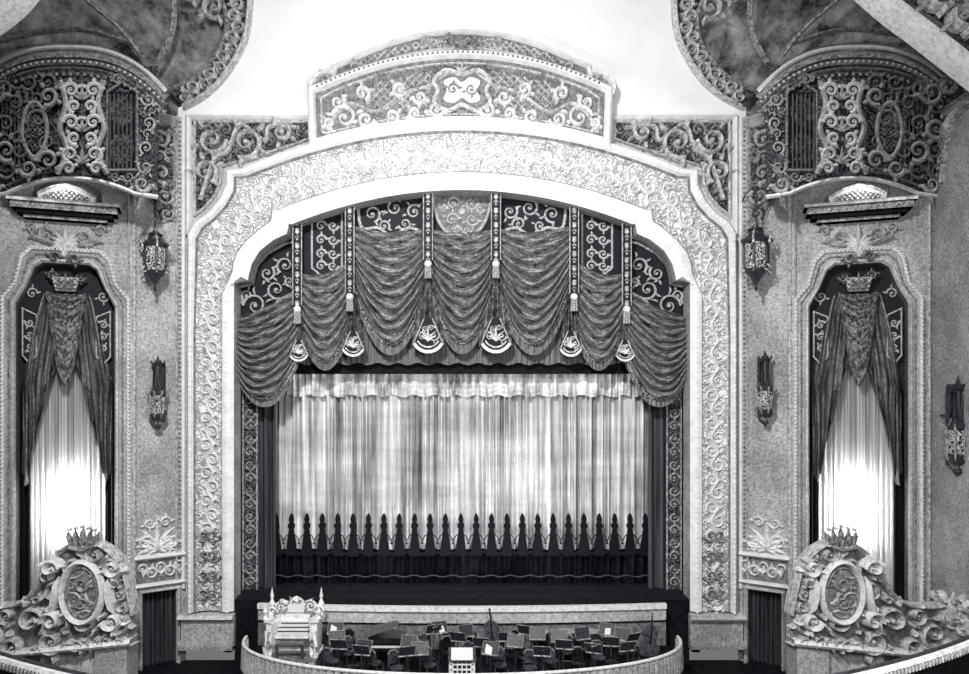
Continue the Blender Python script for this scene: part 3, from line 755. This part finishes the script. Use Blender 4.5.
for q in(-1,1): mb.add([(q*7.9,-.95,0),(q*7.9,0,0),(q*7.9,0,ZS),(q*7.9,-.95,ZS)],[(0,1,2,3)],M_dark2); mb.add([(q*7.9,-.3,0),(q*9.0,-.3,0),(q*9.0,-.3,ZS),(q*7.9,-.3,ZS)],[(0,1,2,3)],M_dark2); mb.add([(q*7.9,-.3,ZS),(q*9.0,-.3,ZS),(q*9.0,0,ZS),(q*7.9,0,ZS)],[(0,1,2,3)],M_stage)
mb.obj('stage_apron')
pr=[]
for i in range(61):
    a=lerp(-.08,math.pi+.08,i/60); pr.append((-8.05*math.cos(a)*1.0,-2.0-3.9*max(-.2,math.sin(a))**.9 if math.sin(a)>0 else -2.0))
mb=MB()
mb.grid([[(x*.99,y,.9) for x,y in pr],[(x*.99,-1.0,.9) for x,y in pr]],M_floor)
mb.obj('pit_floor')
mb=MB()
mb.tube([(x,y,1.56) for x,y in pr],.06,M_ivory,8)
mb.grid([[(x,y,0) for x,y in pr],[(x,y,.72) for x,y in pr]],M_mid)
n=420
def prp(t):
    f=t*60;i=min(59,int(f));a,b=pr[i],pr[i+1];return lerp(a[0],b[0],f-i),lerp(a[1],b[1],f-i)
r0=[];r1=[]
for j in range(n+1):
    x,y=prp(j/n); L=math.hypot(x,y+2)+1e-6; o=.08*math.sin(j*1.25); r0.append((x+x/L*o,y+(y+2)/L*o,1.5)); r1.append((x+x/L*o*1.3,y+(y+2)/L*o*1.3-.05,.7)); 
mb.grid([r0,r1],M_wall); mb.tube([(x,y,.7) for x,y in pr],.06,M_gilt,6)
mb.obj('orchestra_pit_rail')
def chairmesh(mb,x,y,z,rot,mat):
    c,s_=math.cos(rot),math.sin(rot)
    T=lambda a,b,h:(x+a*c-b*s_,y+a*s_+b*c,z+h)
    for a,b in((-.2,-.2),(.2,-.2)): mb.tube([T(a*1.15,b*1.15,0),T(a,b,.45)],.022,mat,6)
    for a in(-.2,.2): mb.tube([T(a*1.1,.26,0),T(a,.2,.45),T(a*.95,.26,.9)],.025,mat,6)
    mb.tube([T(-.19,.26,.88),T(-.1,.27,.98),T(.1,.27,.98),T(.19,.26,.88)],.035,M_mid,6)  # top rail coloured lighter, a painted glint on the dark chair
    pan=[T(-.15,.25,.55),T(.15,.25,.55),T(.17,.265,.88),T(0,.27,.95),T(-.17,.265,.88)]; mb.add(pan,[tuple(range(5))],mat)
    ring=[T(.24*math.cos(k*.524),.23*math.sin(k*.524),.44) for k in range(12)]; ring2=[T(.24*math.cos(k*.524),.23*math.sin(k*.524),.49) for k in range(12)]
    mb.grid([ring,ring2],mat,True); mb.add(ring2,[tuple(range(12))],mat)
    mb.tube([T(-.2,-.2,.2),T(.2,-.2,.2)],.014,mat,5)
def standmesh(mb,x,y,z,rot,paper=0):
    c,s_=math.cos(rot),math.sin(rot); T=lambda a,b,h:(x+a*c-b*s_,y+a*s_+b*c,z+h)
    mb.tube([T(0,0,.1),T(0,0,1.05)],.02,M_iron,6)
    for k in range(3): mb.tube([T(0,0,.16),T(.25*math.cos(k*2.1),.25*math.sin(k*2.1),0)],.014,M_iron,5)
    q=[T(-.28,-.1,1.0),T(.28,-.1,1.0),T(.28,.1,1.38),T(-.28,.1,1.38)]; mb.add(q,[(0,1,2,3)],M_iron)
    mb.tube([q[0],q[1]],.03,M_giltd,6); mb.tube([q[0],q[3],q[2],q[1]],.014,M_giltd,5)
    if paper==1: mb.add([T(-.17,-.12,1.04),T(.06,-.12,1.02),T(.06,.07,1.3),T(-.17,.07,1.32)],[(0,1,2,3)],M_paper)
    if paper==2: mb.add([T(-.05,-.12,1.03),T(.16,-.12,1.05),T(.14,.02,1.24),T(-.07,.02,1.22)],[(0,1,2,3)],M_paper)
rnd=random.Random(4); ZP=.9
seats=[(-4.3,-2.2),(-4.5,-4.0),(-4.0,-3.2),(-3.7,-4.6),(-3.0,-4.2),(-2.2,-4.7),(-1.5,-3.7),(-1.4,-2.3),(-1.1,-4.4),(-.5,-3.2),(-.5,-2.1),(.3,-3.8),(.5,-2.5),(1.2,-3.2),(1.3,-4.4),(1.9,-2.4),(2.2,-3.6),(2.3,-4.7),(3.0,-2.8),(3.1,-4.0),(3.8,-3.1),(4.0,-4.4),(4.6,-2.8),(4.8,-3.7),(5.6,-2.3),(5.6,-3.3),(6.1,-2.9),(5.2,-4.2)]
for i,(x,y) in enumerate(seats):
    r=rnd.uniform(-.7,.7)+(math.pi if i%3==1 else 0)
    mb=MB(); chairmesh(mb,x,y,ZP,r,M_wood if i%3 else M_black); mb.obj('orchestra_chair')
    mb=MB(); standmesh(mb,x+rnd.uniform(.3,.4)*(1 if i%2 else -1),y-.5,ZP,rnd.uniform(-.5,.5)+math.pi*(i%2),(1,0,0,2,0,0,0)[i%7]); mb.obj('music_stand')
mb=MB(); px,py=-2.7,-2.35
outl=[(-.75,-.7),(.75,-.7),(.75,.0),(.7,.5),(.45,.85),(.15,.95),(-.1,1.1),(-.35,1.4),(-.6,1.45),(-.75,1.25)]
def gp(z): return [(px+a*.9,py-.3+b*.9*.7,ZP+z) for a,b in outl]
mb.grid([gp(.62),gp(.95)],M_black,True); mb.add(gp(.95),[tuple(range(10))],M_black); mb.add(gp(.62),[tuple(range(10))],M_black)
lid=[(px-.7+ (a*.9+.7)*.8,py-.3+b*.6,ZP+.97+(a*.9+.7)*.3) for a,b in outl]; mb.add(lid,[tuple(range(10))],M_wood)
mb.box(px-.62,px+.62,py-1.12,py-.8,ZP+.6,ZP+.72,M_black)
for i in range(26): mb.box(px-.58+i*.0446,px-.58+i*.0446+.04,py-1.1,py-.9,ZP+.72,ZP+.735,M_paper)
for a,b in((-.55,-.6),(.55,-.6),(-.4,.6)): mb.lathe((px+a,py+b,ZP),[(.03,0),(.05,.1),(.04,.3),(.08,.62)],M_black,8)
mb.obj('grand_piano')
for x,y in((3.9,-1.95),(4.8,-1.95),(2.9,-1.95)):
    mb=MB(); mb.lathe((x,y,ZP),[(.02,.25),(.2,.3),(.33,.5),(.38,.8),(.4,.82),(.4,.86),(.37,.87)],M_wood,20); mb.lathe((x,y,ZP),[(.37,.865),(0.001,.875)],M_skin,20)
    for k in range(4): mb.tube([(x+.4*math.cos(k*1.57+.4),y+.4*math.sin(k*1.57+.4),ZP+.8),(x+.3*math.cos(k*1.57+.4),y+.3*math.sin(k*1.57+.4),ZP)],.02,M_iron,6)
    mb.obj('kettledrum')
for bx,by,tl in((6.8,-2.6,.12),(1.2,-2.0,-.1)):
    mb=MB(); pts=crv([(0,.15),(.3,.2),(.36,.42),(.24,.62),(.2,.74),(.27,.92),(.22,1.1),(.06,1.22),(0,1.24)],4); full=pts+[(-a,b) for a,b in pts[::-1]]
    T=lambda a,b,d:(bx+a+tl*b,by+d+.15*b,ZP+b)
    mb.grid([[T(a,b,-.1) for a,b in full],[T(a,b,.1) for a,b in full]],M_wood,True); mb.add([T(a,b,-.1) for a,b in full],[tuple(range(len(full)))],M_wood); mb.add([T(a,b,.1) for a,b in full],[tuple(range(len(full)))],M_wood)
    mb.tube([T(0,.6,-.14),T(0,1.2,-.14),T(0,1.6,-.06)],.03,M_black,6); mb.lathe(T(0,1.62,-.06),[(.0,-.05),(.06,0),(.0,.08)],M_wood,8); mb.tube([T(0,.15,0),T(0,0,0)],.015,M_iron,5)
    mb.obj('double_bass')
mb=MB(); ox,oy,oz=-6.05,-2.9,.9; 
mb.box(ox-.95,ox+.95,oy-.95,oy+.7,oz,oz+.42,M_mid)
for k in range(6): mb.box(ox-.9+k*.32,ox-.7+k*.32,oy-.97,oy-.95,oz+.08,oz+.34,M_wall2)
b=oz+.42
sh=[(-.95,.5),(-1.0,0),(-.95,-.5),(-.7,-.62),(-.62,-.2),(-.5,.1),(.5,.1),(.62,-.2),(.7,-.62),(.95,-.5),(1,0),(.95,.5)]
g=lambda z,k=1:[(ox+a*k,oy+c*k,b+z) for a,c in sh]
mb.grid([g(0),g(.08),g(.1,.95),g(1.15,.95),g(1.2,1.03),g(1.3,1.03)],M_ivory,True); mb.add(g(1.3,1.03),[tuple(range(12))],M_ivory)
for k in range(4): mb.box(ox-.55,ox+.55,oy-.42+k*.13,oy-.2+k*.13,b+.72+k*.11,b+.76+k*.11,M_paper); mb.box(ox-.55,ox+.55,oy-.2+k*.13,oy-.17+k*.13,b+.76+k*.11,b+.82+k*.11,M_black)
mb.box(ox-.6,ox+.6,oy-.45,oy+.1,b+.6,b+.7,M_ivory)
for i in range(40):
    a=lerp(math.pi*1.15,-.15*math.pi,i/39); mb.box(ox+.72*math.cos(a)-.02,ox+.72*math.cos(a)+.02,oy+.35*math.sin(a)-.1,oy+.35*math.sin(a)-.06,b+1.3,b+1.42,M_giltd)
bk=[(ox-.78,b+1.3),(ox-.76,b+1.62),(ox-.55,b+1.82),(ox-.3,b+1.72),(ox-.15,b+1.85),(ox,b+1.92),(ox+.15,b+1.85),(ox+.3,b+1.72),(ox+.55,b+1.82),(ox+.76,b+1.62),(ox+.78,b+1.3)]
def Mo(u,v,off): return Vector((u,oy+.35-off,v))
prism(mb,Mo,bk,0,.1,M_ivory); scrollfill(mb,Mo,bk,.2,.06,3,.16,.05,M_giltd,.1,wmin=.015,tries=300)
for k in(-1,1):
    stroke(mb,Mo,spiral(ox+k*.82,b+1.45,.2,0,1.4,k),.05,.1,M_ivory,1,.2); mb.lathe((ox+k*.95,oy-.4,b+1.3),[(.1,0),(.04,.1),(.09,.25),(.03,.4),(0.001,.5)],M_ivory,8)
    mb.lathe((ox+k*.9,oy+.35,b+1.3),[(.11,0),(.05,.1),(.12,.32),(.04,.5),(.07,.62),(0.001,.95)],M_ivory,8)
    mb.tube([(ox+k*.85,oy-.62,b),(ox+k*.9,oy-.72,b+.4),(ox+k*.82,oy-.6,b+.9)],[.12,.07,.1],M_ivory,8)
    Mf=lambda u,v,off:Vector((u,oy-.64-off,v))
    stroke(mb,Mf,spiral(ox+k*.8,b+.5,.16,0,1.4,k),.04,.06,M_giltd,1)
mb.box(ox-.5,ox+.5,oy-.93,oy-.68,b+.45,b+.52,M_wood)
for k in(-1,1): mb.box(ox+k*.45-.04,ox+k*.45+.04,oy-.91,oy-.7,b,b+.45,M_wood)
mb.box(ox-.3,ox+.3,oy+.2,oy+.22,b+1.35,b+1.65,M_paper)
mb.obj('theatre_organ_console')
mb=MB(); cx_,cy_=.0,-5.0
mb.box(cx_-.5,cx_+.5,cy_-.5,cy_+.6,.9,1.05,M_mid)
for k in(-1,1): mb.box(cx_+k*.38-.05,cx_+k*.38+.05,cy_-.3,cy_+.1,1.05,1.85,M_ivory)
mb.box(cx_-.36,cx_+.36,cy_+.05,cy_+.1,1.1,1.8,M_mid)
for i in range(4): mb.box(cx_-.38,cx_+.38,cy_-.3,cy_-.26,1.15+i*.17,1.2+i*.17,M_ivory)
for i in range(5): mb.box(cx_-.32+i*.15,cx_-.28+i*.15,cy_-.31,cy_-.25,1.1,1.75,M_cream)
mb.add([(cx_-.46,cy_-.4,1.82),(cx_+.46,cy_-.4,1.82),(cx_+.46,cy_+.2,2.1),(cx_-.46,cy_+.2,2.1)],[(0,1,2,3)],M_wood)
mb.add([(cx_-.36,cy_-.38,1.86),(cx_+.36,cy_-.38,1.86),(cx_+.36,cy_+.12,2.11),(cx_-.36,cy_+.12,2.11)],[(0,1,2,3)],M_paper)
mb.obj('conductor_desk')
# ================================================= LANTERNS / SCONCES
def lantern(px,pyt,pyb,Y,name,ch):
    s_=(D+Y)/F; c=P(px,pyb,Y); H=(pyb-pyt)*s_; mb=MB(); R=H*.17
    pf=[(.02,0),(.14,.05),(.05,.1),(.3,.16),(.4,.2),(.75,.28),(.8,.32)]
    mb.lathe(c,[(r*R*1.1,z*H) for r,z in pf],M_iron,12)
    mb.lathe(c,[(R*.8,H*.32),(R*.95,H*.4),(R*.95,H*.62),(R*.85,H*.68)],M_gall,6)
    mb.lathe(c,[(R*.85,H*.68),(R*1.35,H*.7),(R*1.2,H*.73),(R*.6,H*.79),(R*.55,H*.84),(R*.8,H*.86),(R*.3,H*.91),(R*.12,H*.96),(R*.03,H)],M_iron,12)
    for k in range(6):
        a=k*math.pi/3; q=lambda r,z:(c.x+r*R*math.cos(a),c.y+r*R*math.sin(a),c.z+z*H)
        mb.tube([q(.85,.3),q(1.0,.4),q(1.0,.62),q(.9,.7)],R*.10,M_iron,6)
        mb.tube([q(.9,.3),q(1.25,.27),q(1.3,.33),q(1.1,.36)],R*.07,M_gilt,6)
        mb.tube([q(1.3,.7),q(1.5,.74),q(1.4,.79),q(1.25,.77)],R*.08,M_gilt,6)
        mb.tube([q(1.2,.72),q(.9,.82),q(.4,.9),q(.1,.96)],R*.06,M_giltd,6)
        mb.lathe(q(1.3,.7),[(R*.04,-R*.3),(R*.12,-R*.15),(0.001,0)],M_ivory,6)
    top=c.z+H; n=max(4,int(ch*s_/.16))
    for i in range(n):
        z=top+i*.16; a=0 if i%2 else math.pi/2
        mb.tube([(c.x+.06*math.cos(a)*math.cos(t),c.y+.06*math.sin(a)*math.cos(t),z+.1+.1*math.sin(t)) for t in [k*math.pi/4 for k in range(9)]],.022,M_iron,5,False)
    zt=top+n*.16; mb.tube([(c.x,c.y,zt),(c.x,c.y+.3,zt+.2),(c.x,c.y+1.0,zt+.15),(c.x,c.y+1.5,zt-.1)],.03,M_iron,6)
    return mb.obj(name)
lantern(155,226,292,-1.6,'hanging_lantern',30)
lantern(756,220,292,-1.6,'hanging_lantern',30)
def sconce(px,pyt,pyb,Y):
    s_=(D+Y)/F; c=P(px,pyb,Y); H=(pyb-pyt)*s_; mb=MB(); R=H*.105
    mb.lathe(c,[(.01,0),(R*.5,H*.04),(R*.3,H*.08),(R*.9,H*.14),(R*1.1,H*.2),(R*.8,H*.22)],M_iron,12)
    mb.lathe(c,[(R*.8,H*.22),(R*.95,H*.3),(R*.95,H*.42),(R*.8,H*.46)],M_gall,8)
    mb.lathe(c,[(R*.8,H*.46),(R*1.15,H*.48),(R*.85,H*.52),(R*.5,H*.56),(R*.6,H*.6),(R*.45,H*.85),(R*.65,H*.88),(R*.2,H*.93),(.01,H)],M_iron,12)
    for k in range(8):
        a=k*math.pi/4; q=lambda r,z:(c.x+r*R*math.cos(a),c.y+r*R*math.sin(a),c.z+z*H)
        mb.tube([q(.3,.08),q(1.1,.2),q(.95,.32),q(1.05,.46),q(1.3,.52)],R*.12,M_giltd,5)
        mb.tube([q(.9,.5),q(.6,.58),q(.55,.84),q(.85,.92)],R*.12,M_iron,5)
    mb.tube([(c.x,c.y,c.z+H*.6),(c.x,c.y+.9,c.z+H*.6)],.05,M_iron,6)
    mb.tube([(c.x,c.y+.35,c.z+H*.1),(c.x,c.y+.35,c.z+H*.9)],R*.5,M_iron,8)
    mb.obj('wall_sconce')
sconce(158,355,430,-1.1); sconce(765,350,426,-1.1); sconce(958,376,476,-4.6)
# ================================================= LOGE RAIL (foreground)
mb=MB(); rr=[]
for i in range(81):
    x=lerp(-11.5,11.5,i/80); rr.append((x,-19.2+.036*x*x))
ZR=5.93
mb.grid([[(x,y+a,ZR+h) for x,y in rr] for a,h in ((-.2,-.02),(-.16,.03),(-.08,.03),(-.06,0))],M_ivory)
mb.grid([[(x,y+a,ZR+h) for x,y in rr] for a,h in ((-.06,0),(.0,.03),(.07,.03),(.1,-.03))],M_iron)
mb.grid([[(x,y+.1,ZR-.03) for x,y in rr],[(x,y+.14,ZR-.2) for x,y in rr],[(x,y+.05,ZR-.9) for x,y in rr]],M_mid)
mb.grid([[(x,y-.2,ZR-.02) for x,y in rr],[(x,y-.2,ZR-.14) for x,y in rr]],M_mid)
mb.grid([[(x,y-.18,ZR-.14) for x,y in rr],[(x,y-.18,ZR-.9) for x,y in rr]],M_dark2)
for i in range(0,260):
    x=lerp(-11.4,11.4,i/259); y=-19.2+.036*x*x; mb.box(x-.015,x+.015,y-.24,y-.2,ZR-.12,ZR-.02,M_gilt)
mb.obj('loge_rail')
# ================================================= LIGHTS
w=bpy.data.worlds.new('w'); sc.world=w; w.use_nodes=True
w.node_tree.nodes['Background'].inputs[0].default_value=(.97,.98,1,1); w.node_tree.nodes['Background'].inputs[1].default_value=.18
def area(name,loc,tgt,e,sx,sy):
    L=bpy.data.lights.new(name,'AREA'); L.shape='RECTANGLE'; L.size=sx; L.size_y=sy; L.energy=e
    o=bpy.data.objects.new(name,L); sc.collection.objects.link(o); o.location=loc
    o.rotation_euler=(Vector(tgt)-Vector(loc)).to_track_quat('-Z','Y').to_euler(); return o
def spot(name,loc,tgt,e,ang,blend,size):
    L=bpy.data.lights.new(name,'SPOT'); L.energy=e; L.spot_size=math.radians(ang); L.spot_blend=blend; L.shadow_soft_size=size
    o=bpy.data.objects.new(name,L); sc.collection.objects.link(o); o.location=loc
    o.rotation_euler=(Vector(tgt)-Vector(loc)).to_track_quat('-Z','Y').to_euler()
spot('key_spot',(-4,-24,23),(0,0,9.5),31000,110,1,.9)  # added key light with no fixture; cone shaped to leave the corners darker
area('soft_fill',(5,-24,13),(0,0,9),2000,4,4)  # added soft fill light, no fixture in the auditorium
area('ceiling_fill',(0,-5,17),(0,-1.5,25),330,12,1)  # added uplight in mid-air to brighten the ceiling board
area('border_light',(0,1.6,14.6),(0,2.6,7),620,13,.3)
area('footlight',(0,-.6,2.75),(0,2.5,9),330,12,.25)
cam=bpy.data.cameras.new('cam'); co=bpy.data.objects.new('camera',cam); sc.collection.objects.link(co)
co.location=(0,-D,HZ); co.rotation_euler=(math.radians(90),0,0); cam.sensor_width=36; cam.lens=36*F/969
cam.shift_x=(484.5-462)/969; cam.shift_y=(HY-337)/969; cam.clip_end=300
sc.camera=co
sc.view_settings.view_transform='Standard'; sc.view_settings.look='None'; sc.view_settings.exposure=0
